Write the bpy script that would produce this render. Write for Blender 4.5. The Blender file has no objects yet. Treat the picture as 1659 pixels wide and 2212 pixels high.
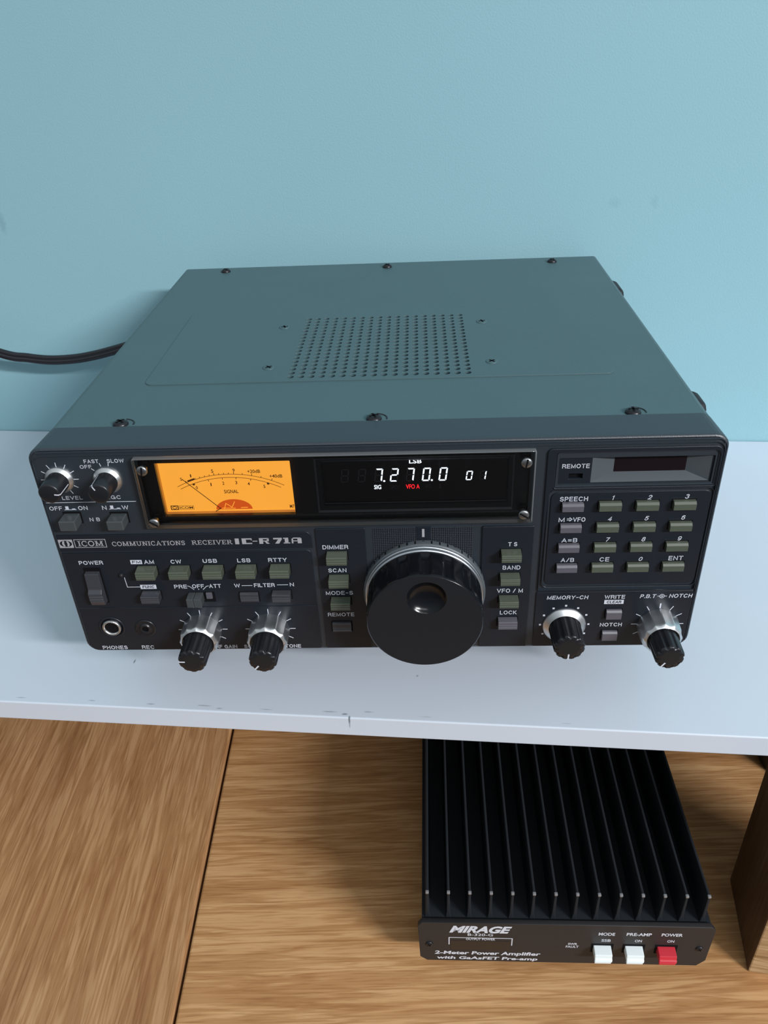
import bpy, bmesh, math, random
from mathutils import Matrix, Vector
random.seed(7)
C = bpy.context.scene.collection
MM = 0.001
PI = math.pi
cos, sin = math.cos, math.sin
R = math.radians

# ------------------------------------------------------------------ frames
# The receiver's own frame is used for measuring: x right, y to the wall, z up, millimetres,
# origin under the middle of its front panel.  The world is that frame turned by 4 degrees,
# so that the shelf lies square to the world axes, with z = 0 on the table top.
TURN, TABLE = R(3.992), -175.0
SHELF = -36.0
def W(x, y, z):
    return Vector(((x*cos(TURN)-y*sin(TURN))*MM, (x*sin(TURN)+y*cos(TURN))*MM, (z-TABLE)*MM))

# ------------------------------------------------------------------ materials
def lin(c):
    return tuple(((v/255)/12.92 if v/255 <= .04045 else (((v/255)+.055)/1.055)**2.4) for v in c)+(1,)
class NT:
    def __init__(s, name):
        s.m = bpy.data.materials.new(name); s.m.use_nodes = True
        s.t = s.m.node_tree; s.b = s.t.nodes['Principled BSDF']; s.o = s.t.nodes['Material Output']
    def n(s, typ, **kw):
        x = s.t.nodes.new(typ)
        for k, v in kw.items():
            if k[0] == '_': setattr(x, k[1:], v)
            else: x.inputs[k.replace('_', ' ')].default_value = v
        return x
    def l(s, a, b): s.t.links.new(a, b)
def mat(name, col, rough=.5, metal=0, spec=.5, bump=0, bscale=1500, var=0, vscale=40, coat=0, emit=None, estr=0):
    k = NT(name); b = k.b
    b.inputs['Base Color'].default_value = col if len(col) == 4 else lin(col)
    b.inputs['Roughness'].default_value = rough; b.inputs['Metallic'].default_value = metal
    b.inputs['Specular IOR Level'].default_value = spec; b.inputs['Coat Weight'].default_value = coat
    tc = k.n('ShaderNodeTexCoord')
    if bump:
        nz = k.n('ShaderNodeTexNoise', Scale=bscale, Detail=2.0); k.l(tc.outputs['Object'], nz.inputs['Vector'])
        bp = k.n('ShaderNodeBump', Strength=bump, Distance=.0003); k.l(nz.outputs['Fac'], bp.inputs['Height']); k.l(bp.outputs['Normal'], b.inputs['Normal'])
    if var:
        nz = k.n('ShaderNodeTexNoise', Scale=vscale, Detail=3.0); k.l(tc.outputs['Object'], nz.inputs['Vector'])
        c = b.inputs['Base Color'].default_value[:]
        mx = k.n('ShaderNodeMix', _data_type='RGBA'); k.l(nz.outputs['Fac'], mx.inputs[0])
        mx.inputs[6].default_value = tuple(v*(1-var) for v in c[:3])+(1,); mx.inputs[7].default_value = tuple(min(1, v*(1+var)) for v in c[:3])+(1,)
        k.l(mx.outputs[2], b.inputs['Base Color'])
    if emit:
        b.inputs['Emission Color'].default_value = lin(emit); b.inputs['Emission Strength'].default_value = estr
    return k.m

M = {}
M['bezel'] = mat('moulded_black_plastic', (0.019, 0.027, 0.037, 1), .4, spec=.8, bump=.25, bscale=2600)
M['plate'] = mat('satin_black_panel', (0.0105, 0.0145, 0.0215, 1), .36, spec=.45, bump=.12, bscale=3500)
M['cover'] = mat('grey_painted_steel', (0.060, 0.112, 0.124, 1), .48, spec=.6, bump=.3, bscale=2200, var=.06, vscale=30)
M['hollow'] = mat('dark_interior', (0.006, 0.006, 0.007, 1), .8, spec=.1)
M['window_floor'] = mat('dark_glossy_mask', (0.012, 0.011, 0.012, 1), .25, spec=.5)
M['chrome'] = mat('brushed_chrome', (0.72, 0.74, 0.75, 1), .36, metal=1, bump=.05, bscale=3000)
M['steel'] = mat('dull_steel', (0.35, 0.36, 0.37, 1), .35, metal=1)
M['blackscrew'] = mat('blackened_screw', (0.03, 0.03, 0.034, 1), .3, metal=.6)
M['gloss'] = mat('polished_black_plastic', (0.005, 0.006, 0.008, 1), .2, spec=.3)
M['facia'] = mat('matte_black_plastic', (0.010, 0.012, 0.016, 1), .5, spec=.35, bump=.05)
M['knob'] = mat('black_knob_plastic', (0.012, 0.013, 0.016, 1), .3, spec=.5)
M['skirt'] = mat('grey_skirt_plastic', (0.075, 0.09, 0.10, 1), .4, spec=.5)
M['silver'] = mat('silver_ring', (0.62, 0.66, 0.70, 1), .32, metal=1)
M['green'] = mat('grey_green_key_plastic', (0.080, 0.096, 0.070, 1), .3, spec=.6, var=.06, vscale=900)
M['mauve'] = mat('grey_key_plastic', (0.105, 0.102, 0.122, 1), .28, spec=.7, var=.06, vscale=900)
M['dark_key'] = mat('shiny_black_key_plastic', (0.045, 0.047, 0.056, 1), .28, spec=.6)
M['rubber'] = mat('black_rubber', (0.012, 0.012, 0.014, 1), .55, spec=.4)
M['white'] = mat('white_print', (205, 210, 220), .6)
M['grey_print'] = mat('silver_print', (165, 165, 170), .5)
M['ink'] = mat('black_print', (14, 15, 22), .6)
M['cream'] = mat('white_button_plastic', (226, 235, 236), .4)
M['red'] = mat('red_button_plastic', (196, 45, 58), .4)
M['anod'] = mat('black_anodised_aluminium', (0.017, 0.020, 0.024, 1), .6, spec=.15)
M['tip_glint'] = mat('aluminium_corner_glint', (0.30, 0.30, 0.31, 1), .4, metal=.5)  # bare-metal fin corners, their glint put into a paler colour
M['smoke_key'] = mat('smoky_grey_key_plastic', (0.058, 0.068, 0.072, 1), .3, spec=.6)
M['amp_plate'] = mat('black_painted_panel', (0.020, 0.019, 0.020, 1), .5, spec=.4, bump=.08, bscale=3000)
M['cable'] = mat('black_pvc_cable', (0.010, 0.010, 0.014, 1), .24, spec=.6)
M['needle'] = mat('dark_needle', (0.03, 0.018, 0.008, 1), .5)
M['dial_ink'] = mat('meter_scale_ink', (0.02, 0.012, 0.006, 1), .6, emit=(120, 66, 12), estr=.3)
M['vfd'] = mat('lit_display_segments', (0.8, 0.85, 0.9, 1), .5, emit=(236, 244, 255), estr=1.7)
M['vfd_red'] = mat('lit_red_display_segments', (0.5, 0.02, 0.02, 1), .5, emit=(255, 30, 40), estr=1.5)
M['ghost'] = mat('unlit_display_segments', (0.055, 0.048, 0.055, 1), .5)
M['vfd_glass'] = mat('dark_display_glass', (0.008, 0.005, 0.007, 1), .12, spec=.4)
M['red_glass'] = mat('dark_red_window', (0.010, 0.005, 0.007, 1), .15, spec=.4)
M['dome'] = mat('orange_meter_movement', (0.35, 0.05, 0.01, 1), .5, emit=(226, 92, 22), estr=.75)

def meter_material():
    k = NT('lit_amber_meter_face')
    tc = k.n('ShaderNodeTexCoord'); gr = k.n('ShaderNodeTexNoise', Scale=35, Detail=1.0); k.l(tc.outputs['Object'], gr.inputs['Vector'])
    mx = k.n('ShaderNodeMix', _data_type='RGBA'); k.l(gr.outputs['Fac'], mx.inputs[0])
    mx.inputs[6].default_value = lin((255, 166, 52)); mx.inputs[7].default_value = lin((255, 178, 66))
    k.l(mx.outputs[2], k.b.inputs['Emission Color']); k.b.inputs['Emission Strength'].default_value = 1.02
    k.b.inputs['Base Color'].default_value = (.25, .12, .03, 1); k.b.inputs['Roughness'].default_value = .6
    return k.m
M['meter'] = meter_material()

def acrylic(name, tint, milk):
    k = NT(name)
    tr = k.n('ShaderNodeBsdfTransparent', Color=tint); gl = k.n('ShaderNodeBsdfGlossy', Roughness=.03)
    fr = k.n('ShaderNodeFresnel', IOR=1.49); mx = k.n('ShaderNodeMixShader')
    k.l(fr.outputs[0], mx.inputs[0]); k.l(tr.outputs[0], mx.inputs[1]); k.l(gl.outputs[0], mx.inputs[2])
    if milk:
        tl = k.n('ShaderNodeBsdfTranslucent', Color=(.75, .8, .82, 1)); df = k.n('ShaderNodeBsdfDiffuse', Color=(.7, .75, .78, 1))
        a = k.n('ShaderNodeMixShader', Fac=.5); k.l(tl.outputs[0], a.inputs[1]); k.l(df.outputs[0], a.inputs[2])
        b = k.n('ShaderNodeMixShader', Fac=milk); k.l(mx.outputs[0], b.inputs[1]); k.l(a.outputs[0], b.inputs[2]); mx = b
    k.l(mx.outputs[0], k.o.inputs['Surface'])
    return k.m
M['acrylic'] = acrylic('clear_acrylic', (.96, .97, .97, 1), 0)
M['acrylic_edge'] = acrylic('acrylic_edge_glow', (.85, .88, .88, 1), .32)  # milky tint puts the glow of the slab's edges into the colour

def wood(name, axis, light, mid, dark, grain=1.0, rough=.42):
    """oak: long streaks along axis, fine pores, some broad figure"""
    k = NT(name); tc = k.n('ShaderNodeTexCoord')
    def nz(sl, sa, det, dist=0, off=0):
        mp = k.n('ShaderNodeMapping'); s = [sa, sa, sa]; s[axis] = sl
        mp.inputs['Scale'].default_value = s; mp.inputs['Location'].default_value = (off, off*.7, 0)
        k.l(tc.outputs['Object'], mp.inputs['Vector'])
        x = k.n('ShaderNodeTexNoise', Scale=1.0, Detail=det, Distortion=dist); k.l(mp.outputs[0], x.inputs['Vector']); return x.outputs['Fac']
    def ramp(src, pts):
        r = k.n('ShaderNodeValToRGB'); e = r.color_ramp.elements
        while len(e) < len(pts): e.new(.5)
        for q, (p, c) in zip(e, pts): q.position = p; q.color = c
        k.l(src, r.inputs[0]); return r.outputs[0]
    base = ramp(nz(6*grain, 60*grain, 4, .7), [(.3, lin(dark)), (.44, lin(mid)), (.6, lin(light)), (.78, lin(mid))])
    bands = ramp(nz(11*grain, 200*grain, 5, .8, 3.1), [(.38, (1, 1, 1, 1)), (.47, (.70, .60, .50, 1)), (.53, (.78, .70, .62, 1)), (.6, (1, 1, 1, 1))])
    pores = ramp(nz(45*grain, 1000*grain, 2, 0, 7.7), [(.36, (.70, .62, .54, 1)), (.5, (1, 1, 1, 1))])
    broad = ramp(nz(1.5*grain, 14*grain, 2, 0, 1.3), [(.3, (.88, .86, .84, 1)), (.7, (1.05, 1.04, 1.03, 1))])
    c = base
    for o, f in ((bands, .85), (pores, .6), (broad, 1)):
        m = k.n('ShaderNodeMix', _data_type='RGBA', _blend_type='MULTIPLY'); m.inputs[0].default_value = f
        k.l(c, m.inputs[6]); k.l(o, m.inputs[7]); c = m.outputs[2]
    k.l(c, k.b.inputs['Base Color']); k.b.inputs['Roughness'].default_value = rough; k.b.inputs['Specular IOR Level'].default_value = .35
    return k.m
M['oak_x'] = wood('oak_grain_across', 0, (208, 166, 118), (199, 155, 107), (180, 136, 90))
M['oak_y'] = wood('oak_grain_lengthwise', 1, (196, 155, 112), (184, 142, 100), (166, 122, 82))
M['block_side'] = wood('dark_wood_side', 2, (112, 88, 68), (98, 75, 57), (78, 58, 44))  # box sides, darker brown than its front face
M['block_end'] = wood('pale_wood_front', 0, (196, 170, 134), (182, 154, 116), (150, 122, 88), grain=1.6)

def marked(name, col, rough, marks, mcol, bump, bscale, var, vscale, edge=None):
    """painted surface with a few small scuffs that have their own place and shape"""
    m = mat(name, col, rough, bump=bump, bscale=bscale, var=var, vscale=vscale)
    t = m.node_tree; b = t.nodes['Principled BSDF']; src = b.inputs['Base Color'].links[0].from_socket
    tc = t.nodes.new('ShaderNodeTexCoord'); fac = None
    jag = t.nodes.new('ShaderNodeTexNoise'); jag.inputs['Scale'].default_value = 330; t.links.new(tc.outputs['Object'], jag.inputs['Vector'])
    for (x, y, z, sx, sy, sz, amt) in marks:
        mp = t.nodes.new('ShaderNodeMapping'); mp.vector_type = 'TEXTURE'
        mp.inputs['Location'].default_value = (x*MM, y*MM, z*MM); mp.inputs['Scale'].default_value = (sx*MM, sy*MM, sz*MM)
        t.links.new(tc.outputs['Object'], mp.inputs['Vector'])
        ln = t.nodes.new('ShaderNodeVectorMath'); ln.operation = 'LENGTH'; t.links.new(mp.outputs[0], ln.inputs[0])
        ad = t.nodes.new('ShaderNodeMath'); ad.operation = 'ADD'; t.links.new(ln.outputs['Value'], ad.inputs[0]); t.links.new(jag.outputs['Fac'], ad.inputs[1])
        mr = t.nodes.new('ShaderNodeMapRange'); mr.inputs[1].default_value = 1.55; mr.inputs[2].default_value = .85; mr.inputs[4].default_value = amt
        t.links.new(ad.outputs[0], mr.inputs[0])
        if fac is None: fac = mr.outputs[0]
        else:
            q = t.nodes.new('ShaderNodeMath'); q.operation = 'MAXIMUM'; t.links.new(fac, q.inputs[0]); t.links.new(mr.outputs[0], q.inputs[1]); fac = q.outputs[0]
    mx = t.nodes.new('ShaderNodeMix'); mx.data_type = 'RGBA'; t.links.new(fac, mx.inputs[0]); t.links.new(src, mx.inputs[6]); mx.inputs[7].default_value = lin(mcol)
    t.links.new(mx.outputs[2], b.inputs['Base Color'])
    return m

# ------------------------------------------------------------------ mesh building
def front(v): return (v[0], -v[2], v[1])          # curve plane -> upright panel facing the viewer
def flat(v): return tuple(v)
_cv = {}
def curve_mesh(cu):
    ob = bpy.data.objects.new('tmp', cu)
    me = bpy.data.meshes.new_from_object(ob)
    vs = [tuple(v.co) for v in me.vertices]; fs = [tuple(p.vertices) for p in me.polygons]
    bpy.data.objects.remove(ob); bpy.data.meshes.remove(me); bpy.data.curves.remove(cu)
    return vs, fs
def sheet2d(loops, depth, bevel=0, bres=1):
    cu = bpy.data.curves.new('tmp', 'CURVE'); cu.dimensions = '2D'; cu.fill_mode = 'BOTH'
    cu.extrude = max(depth/2-bevel, 0); cu.bevel_depth = bevel; cu.bevel_resolution = bres; cu.offset = -bevel
    for L in loops:
        sp = cu.splines.new('POLY'); sp.points.add(len(L)-1)
        for p, (x, y) in zip(sp.points, L): p.co = (x, y, 0, 1)
        sp.use_cyclic_u = True
    return curve_mesh(cu)
def rr(x0, x1, y0, y1, r=0, n=5):
    """rounded rectangle, r one radius or four (bl, br, tr, tl)"""
    if not isinstance(r, (tuple, list)): r = (r,)*4
    pts = []
    for (cx, cy, a, q) in ((x0, y0, PI, r[0]), (x1, y0, 1.5*PI, r[1]), (x1, y1, 0, r[2]), (x0, y1, .5*PI, r[3])):
        sx = 1 if cx == x0 else -1; sy = 1 if cy == y0 else -1
        if q <= 0: pts.append((cx, cy)); continue
        for i in range(n+1):
            t = a+i/n*PI/2; pts.append((cx+sx*q+q*cos(t), cy+sy*q+q*sin(t)))
    return pts
def circ(cx, cy, r, n=24): return [(cx+r*cos(2*PI*i/n), cy+r*sin(2*PI*i/n)) for i in range(n)]

class B:
    def __init__(s): s.v = []; s.f = []; s.mi = []; s.sm = []; s.m = 0
    def add(s, vs, fs, smooth=False):
        o = len(s.v); s.v += [tuple(v) for v in vs]
        for f in fs: s.f.append(tuple(i+o for i in f)); s.mi.append(s.m); s.sm.append(smooth)
        return s
    def use(s, i): s.m = i; return s
    def box(s, x0, x1, y0, y1, z0, z1, bev=0, seg=2, top=None):
        """bevelled box; top = (dx0, dx1, dy0, dy1) insets at its upper end"""
        bm = bmesh.new(); t = top or (0, 0, 0, 0)
        c = [(x0, y0, z0), (x1, y0, z0), (x1, y1, z0), (x0, y1, z0), (x0+t[0], y0+t[2], z1), (x1-t[1], y0+t[2], z1), (x1-t[1], y1-t[3], z1), (x0+t[0], y1-t[3], z1)]
        vs = [bm.verts.new(p) for p in c]
        for f in ((3, 2, 1, 0), (4, 5, 6, 7), (0, 1, 5, 4), (1, 2, 6, 5), (2, 3, 7, 6), (3, 0, 4, 7)): bm.faces.new([vs[i] for i in f])
        return s._bev(bm, bev, seg)
    def _bev(s, bm, bev, seg):
        if bev: bmesh.ops.bevel(bm, geom=bm.edges[:], offset=bev, segments=seg, affect='EDGES', profile=.5)
        bm.verts.index_update()
        s.add([v.co[:] for v in bm.verts], [[v.index for v in f.verts] for f in bm.faces]); bm.free(); return s
    def prism(s, prof, axis, a, b, bev=0, seg=2):
        """closed 2-D outline swept along an axis ('x': outline is (y,z); 'y': (x,z); 'z': (x,y))"""
        bm = bmesh.new()
        P = {'x': lambda p, t: (t, p[0], p[1]), 'y': lambda p, t: (p[0], t, p[1]), 'z': lambda p, t: (p[0], p[1], t)}[axis]
        A = [bm.verts.new(P(p, a)) for p in prof]; D = [bm.verts.new(P(p, b)) for p in prof]; n = len(prof)
        bm.faces.new(A[::-1]); bm.faces.new(D)
        for i in range(n): bm.faces.new((A[i], A[(i+1) % n], D[(i+1) % n], D[i]))
        bmesh.ops.recalc_face_normals(bm, faces=bm.faces[:])
        return s._bev(bm, bev, seg)
    def sheet(s, loops, y0, y1, bevel=0, plane='front', bres=3):
        """flat plate with holes; front: outline in (x,z), y0 front .. y1 back; top: outline in (x,y), y0 low .. y1 high"""
        vs, fs = sheet2d(loops, y1-y0, bevel, bres); mid = (y0+y1)/2
        if plane == 'front': vs = [(v[0], mid-v[2], v[1]) for v in vs]
        else: vs = [(v[0], v[1], mid+v[2]) for v in vs]
        s.add(vs, fs); k = 1 if plane == 'front' else 2
        if bevel:                       # rounded edges shade smoothly, flat faces stay flat
            for i in range(len(s.f)-len(fs), len(s.f)):
                a, b, c = (Vector(s.v[j]) for j in s.f[i][:3]); nn = (b-a).cross(c-a)
                if nn.length > 0 and abs(nn[k])/nn.length < .97: s.sm[i] = True
        return s
    def loops(s, rings, cap0=True, cap1=True, smooth=False, closed=True):
        o = []; n = len(rings[0]); fs = []
        vs = [p for r in rings for p in r]
        for i in range(len(rings)-1):
            for j in range(n if closed else n-1):
                a = i*n+j; b = i*n+(j+1) % n; fs.append((a, b, b+n, a+n))
        s.add(vs, fs, smooth)
        if cap0: s.add(rings[0], [tuple(range(n))[::-1]])
        if cap1: s.add(rings[-1], [tuple(range(n))])
        return s
    def lathe(s, prof, cx, cz, seg=48, mod=None, cap0=False, cap1=True, smooth=True, axis='y'):
        """profile [(radius, height)]; axis y: height comes out of the panel; axis z: upwards"""
        rings = []
        for (r, h) in prof:
            ring = []
            for j in range(seg):
                t = 2*PI*j/seg; q = r if mod is None else mod(r, h, t)
                ring.append((cx+q*cos(t), -h, cz+q*sin(t)) if axis == 'y' else (cx+q*cos(t), cz+q*sin(t), h))
            rings.append(ring)
        return s.loops(rings, cap0, cap1, smooth)
    def stroke(s, pts, w, y=0, t=.05, closed=False):
        """flat line of width w on the panel plane, mitred"""
        n = len(pts); L = []; Rr = []
        for i in range(n):
            a = pts[(i-1) % n] if (closed or i) else None; b = pts[i]; c = pts[(i+1) % n] if (closed or i < n-1) else None
            def d(p, q):
                l = math.hypot(q[0]-p[0], q[1]-p[1]) or 1; return ((q[0]-p[0])/l, (q[1]-p[1])/l)
            d1 = d(a, b) if a else d(b, c); d2 = d(b, c) if c else d1
            nx, ny = -(d1[1]+d2[1]), d1[0]+d2[0]; l = math.hypot(nx, ny) or 1; nx /= l; ny /= l
            k = max(.5, nx*-d1[1]+ny*d1[0]); h = w/2/k
            L.append((b[0]+nx*h, b[1]+ny*h)); Rr.append((b[0]-nx*h, b[1]-ny*h))
        rng = range(n if closed else n-1)
        vs = [(p[0], y-t, p[1]) for p in L]+[(p[0], y-t, p[1]) for p in Rr]
        return s.add(vs, [(i, i+n, (i+1) % n+n, (i+1) % n) for i in rng])
    def poly(s, pts, y, t=.05): return s.add([(p[0], y-t, p[1]) for p in pts], [tuple(range(len(pts)))])
    def tube(s, pts, r, seg=10, cap=True):
        rings = []; n = len(pts); up = Vector((0, 0, 1))
        for i, p in enumerate(pts):
            d = (Vector(pts[min(i+1, n-1)])-Vector(pts[max(i-1, 0)])).normalized()
            u = d.cross(up); u = u.normalized() if u.length > 1e-6 else Vector((1, 0, 0)); v = u.cross(d)
            rr_ = r[i] if isinstance(r, (list, tuple)) else r
            rings.append([tuple(Vector(p)+(u*cos(2*PI*j/seg)+v*sin(2*PI*j/seg))*rr_) for j in range(seg)])
        return s.loops(rings, cap, cap, True)
    def text(s, body, xc, w, zb, h, y=0, bold=.018, shear=0, caps=None, t=.06):
        """lettering fitted to width w and height h with its foot at zb, standing t proud of the panel"""
        cu = bpy.data.curves.new('tmp', 'FONT'); cu.body = body; cu.size = 1; cu.offset = bold; cu.shear = shear; cu.resolution_u = 3; cu.fill_mode = 'FRONT'
        vs, fs = curve_mesh(cu)
        xs = [v[0] for v in vs]; ys = [v[1] for v in vs]
        x0, x1 = min(xs), max(xs)
        y0, y1 = caps or (min(ys), max(ys))
        kx = w/(x1-x0); ky = h/(y1-y0)
        return s.add([(xc+(v[0]-(x0+x1)/2)*kx, y-t, zb+(v[1]-y0)*ky) for v in vs], fs)
    def build(s, name, mats, parent=None, loc=None, rz=0, label=None, shift=None):
        me = bpy.data.meshes.new(name)
        me.from_pydata([tuple(c*MM for c in v) for v in s.v], [], s.f)
        if not isinstance(mats, (list, tuple)): mats = [mats]
        for m in mats: me.materials.append(M[m])
        for p, i, q in zip(me.polygons, s.mi, s.sm): p.material_index = i; p.use_smooth = q
        bm = bmesh.new(); bm.from_mesh(me)
        if name != 'lettering' : bmesh.ops.recalc_face_normals(bm, faces=bm.faces[:])
        bm.to_mesh(me); bm.free(); me.update()
        o = bpy.data.objects.new(name, me); C.objects.link(o); o.parent = parent
        if loc is not None: o.location = loc
        o.rotation_euler.z = rz
        if label: o['label'] = label
        return o
def thing(name, label, cat, loc, rz=0, group=None):
    o = bpy.data.objects.new(name, None); C.objects.link(o); o.empty_display_size = .02
    o.location = loc; o.rotation_euler.z = rz
    o['label'] = label; o['category'] = cat
    if group: o['group'] = group
    return o
def tag(o, label, cat): o['label'] = label; o['category'] = cat; return o
def copy_part(o, dx, dy, dz):
    c = o.copy(); C.objects.link(c); c.location = o.location+Vector((dx*MM, dy*MM, dz*MM))
    for k in list(o.children):
        q = k.copy(); C.objects.link(q); q.parent = c
    return c
def screw(name, x, a, b_, r, m, parent, plane='front', slot='cross', dome=.7, ang=.5):
    """screw head; flat dark strips stand in for the shaded recess: front: (x, off, z); top: (x, y, z)"""
    q = B()
    axis = 'y' if plane == 'front' else 'z'
    prof = [(r, 0), (r, .25), (r*.93, .25+dome*.5), (r*.7, .25+dome*.85), (r*.45, .25+dome)]
    h = .25+dome
    q.lathe([(p, k) for p, k in prof], 0, 0, 28, axis=axis)
    q.use(1)
    w = r*.16; L = r*.62 if slot == 'cross' else r*.9
    for k in range(2 if slot == 'cross' else 1):
        t = ang+k*PI/2; c, s_ = cos(t), sin(t)
        pts = [(c*L-s_*w, s_*L+c*w), (-c*L-s_*w, -s_*L+c*w), (-c*L+s_*w, -s_*L-c*w), (c*L+s_*w, s_*L-c*w)]
        q.add([(p[0], -h-.03, p[1]) if axis == 'y' else (p[0], p[1], h+.03) for p in pts], [(0, 1, 2, 3)])
    loc = Vector((x, -a, b_))*MM if plane == 'front' else Vector((x, a, b_))*MM
    return q.build(name, [m, 'hollow'], parent, loc)

# =================================================================== the room
def wall_y(x): return 291.7-.0802*x
tw = TURN+math.atan(-.0802)
M['wall'] = marked('blue_green_wall_paint', (145, 188, 198), .75,
                   [(-286, 0, 310, 3.2, 30, 9, .4), (153, 0, 316, 5, 30, 4, .2), (179, 0, 316, 3, 30, 5, .2)], (112, 150, 160), .35, 900, .025, 6)
q = B(); q.box(-1500, 1500, 0, 60, -700, 1500)
wall = q.build('wall_back', 'wall', None, W(0, wall_y(0), TABLE), tw); wall['kind'] = 'structure'
q = B(); q.box(-1500, 1500, -2500, 100, -760, -740)
M['floor'] = mat('dark_carpet', (52, 50, 50), .9, var=.2, vscale=60)
fl = q.build('floor', 'floor', None, W(0, 200, TABLE), tw); fl['kind'] = 'structure'

# ------------------------------------------------------------------- the table
tb = thing('wooden_table', 'oak table with a gap between its lengthwise end board and its crosswise main board', 'table', W(-114.8, 10, TABLE), TURN+R(2.07))
q = B(); q.box(.5, 520, -235, 185, -28, 0, 1.4, 3); q.build('main_board', 'oak_x', tb, label='oak board with grain running across, right of the gap')
q = B(); q.box(-480, -.9, -235, 185, -28, .5, 2.2, 4); q.build('end_board', 'oak_y', tb, label='oak board with grain running lengthwise, left of the gap')
for x in (-440, 480):
    for y in (-205, 150):
        q = B(); q.box(x-25, x+25, y-25, y+25, -740, -28, 2); q.build('leg', 'oak_y', tb)

# ------------------------------------------------------------------- the white shelf
M['shelf'] = marked('white_melamine', (206, 215, 226), .38,
    [(-140, 33, 12, .55, 2.2, 8, .8), (14, 31, 12, .7, .9, 8, .6), (132, 150, 12, .8, 1.0, 8, .4)]
    + [(x, y, 12.5, sx*.6, sy*.5, 9, a) for x, y, sx, sy, a in ((-152, 3.5, 4, 1.0, .5), (-120, 3.0, 5, .9, .5), (-92, 3.6, 7, 1.1, .5), (-84, 2.2, 3, 1.0, .5), (-60, 3, 6, .9, .4), (-28, 3.5, 7, 1.0, .5), (-20, 2.4, 3, 1.6, .8), (-8, 4.5, 5, 1.2, .4), (-17.6, .3, 1.0, 2.6, .9), (20, 3, 6, .8, .3), (88, 3, 5, .8, .25), (-190, 3.2, 6, .9, .4))],
    (96, 108, 116), .1, 700, .02, 20)
sh = thing('white_shelf', 'white melamine shelf carrying the radio receiver, front edge chipped', 'shelf', W(0, -11.7, SHELF-12.6), 0)
def shelf_local(x, y):
    dx, dy = x, y+11.7; return (dx*cos(TURN)-dy*sin(TURN), dx*sin(TURN)+dy*cos(TURN))
A, D = shelf_local(-440, wall_y(-440)), shelf_local(460, wall_y(460))
sl = (D[1]-A[1])/(D[0]-A[0]); ry = lambda x: A[1]+sl*(x-A[0])-1.2
q = B(); q.prism([(-380, 1.0), (400, 1.0), (400, ry(400)), (-380, ry(-380))], 'z', 0, 12.6); q.build('shelf_board', 'shelf', sh)
q = B(); q.box(-380, 400, 0, 1.6, .0, 12.6, .75, 3); q.build('edge_banding', 'shelf', sh)
hb = (SHELF-12.6)-TABLE
for x in (-380, 384):
    q = B(); q.box(x, x+16, 20, 180, -hb+.6, 0, .5); q.build('side_panel', 'shelf', sh)

# =================================================================== the receiver
rx = thing('radio_receiver', 'grey and black communications receiver with lit amber meter, standing on the white shelf', 'radio receiver', W(0, 0, SHELF), TURN)
G = bpy.data.objects.new('tmp', None)
# everything below is measured from the foot of the front panel, 36 mm above the shelf
HF = -SHELF
def RX(b, name, mats, parent=None, label=None):
    o = b.build(name, mats, parent or rx, label=label)
    if parent is None: o.location.z += HF*MM
    return o
def sub(b, name, mats, parent, label=None):
    return b.build(name, mats, parent, label=label)

# --- chassis: lower box, painted top cover with the speaker grille
q = B(); q.box(-141, 141, 21, 266, 1, 20, .8); q.box(-140.6, 140.6, 22, 265, 18, 106.8, .4)
q.box(-100, 40, 264, 276, 20, 90, 1)
RX(q, 'chassis', 'hollow')
ZT = 109.4
q = B()
hx = [-42.2+5.02*i for i in range(18)]; hy = [71.5+4.87*i for i in range(18)]
q.sheet([rr(-139, 139, 19.8, 267.8, 0), rr(-112, 111, 68, 169, 2)], ZT-1.6, ZT-.02, 0, 'top')
holes = [circ(x, y, 1.7, 16) for x in hx for y in hy]
q.sheet([rr(-112.6, 111.6, 66.4, 170, 4)]+holes, ZT-.9, ZT+.45, .12, 'top')
for sx in (-1, 1):   # folded long edges and the side walls
    ring = []
    for i in range(7):
        t = i/6*PI/2; ring.append((sx*(139+2.8*sin(t)), ZT-2.8+2.8*cos(t)))
    ring.append((sx*141.8, 4))
    inner = [(p[0]-sx*1.0*(1 if i > 0 else 0), p[1]-(1.2 if i < 7 else 0)) for i, p in enumerate(ring)]
    q.loops([[(x, y, z) for (x, z) in ring] for y in (19.8, 267.8)], False, False, True, closed=False)
q.box(-141, 141, 265.8, 267.8, 60, ZT-2.6, .3)
cover = RX(q, 'top_cover', 'cover', label='grey painted steel cover with a square of punched speaker holes')
q = B(); q.sheet([rr(-60, 60, 60, 166, 2)], ZT-6.5, ZT-5, 0, 'top'); sub(q, 'speaker_cone', 'hollow', cover)
for x, y in ((-110.6, 24.5), (0.2, 24.2), (110.1, 24.5)):
    screw('cover_screw', x, y, ZT, 3.4, 'blackscrew', cover, 'top', dome=1.5, ang=.4+x*.01)
    q = B(); q.use(0)
    arc = [(x+5.6*cos(t), y+.6+4.6*sin(t)) for t in [R(-12)+i/8*R(92) for i in range(9)]]
    vs = []; fs = []
    for i, p in enumerate(arc):
        for k in (.93, 1.0, 1.07): vs.append((x+(p[0]-x)*k, y+(p[1]-y)*k, ZT+(.03 if k != 1 else .35)))
    for i in range(len(arc)-1):
        for k in (0, 1): fs.append((i*3+k, i*3+k+1, i*3+k+4, i*3+k+3))
    q.add(vs, fs); sub(q, 'slot_rim', 'blackscrew', cover)
for x, y in ((-110.9, 258.6), (-.4, 257.4), (110.0, 257.2)):
    screw('cover_screw', x, y, ZT, 3.2, 'blackscrew', cover, 'top', dome=1.6, ang=.7)
for x, y in ((-54.5, 141.9), (54.9, 142.2), (-54.5, 83.7), (55.6, 84.2)):
    screw('speaker_screw', x, y, ZT+.42, 3.0, 'cover', cover, 'top', dome=.25, ang=.6+y*.02)
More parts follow.
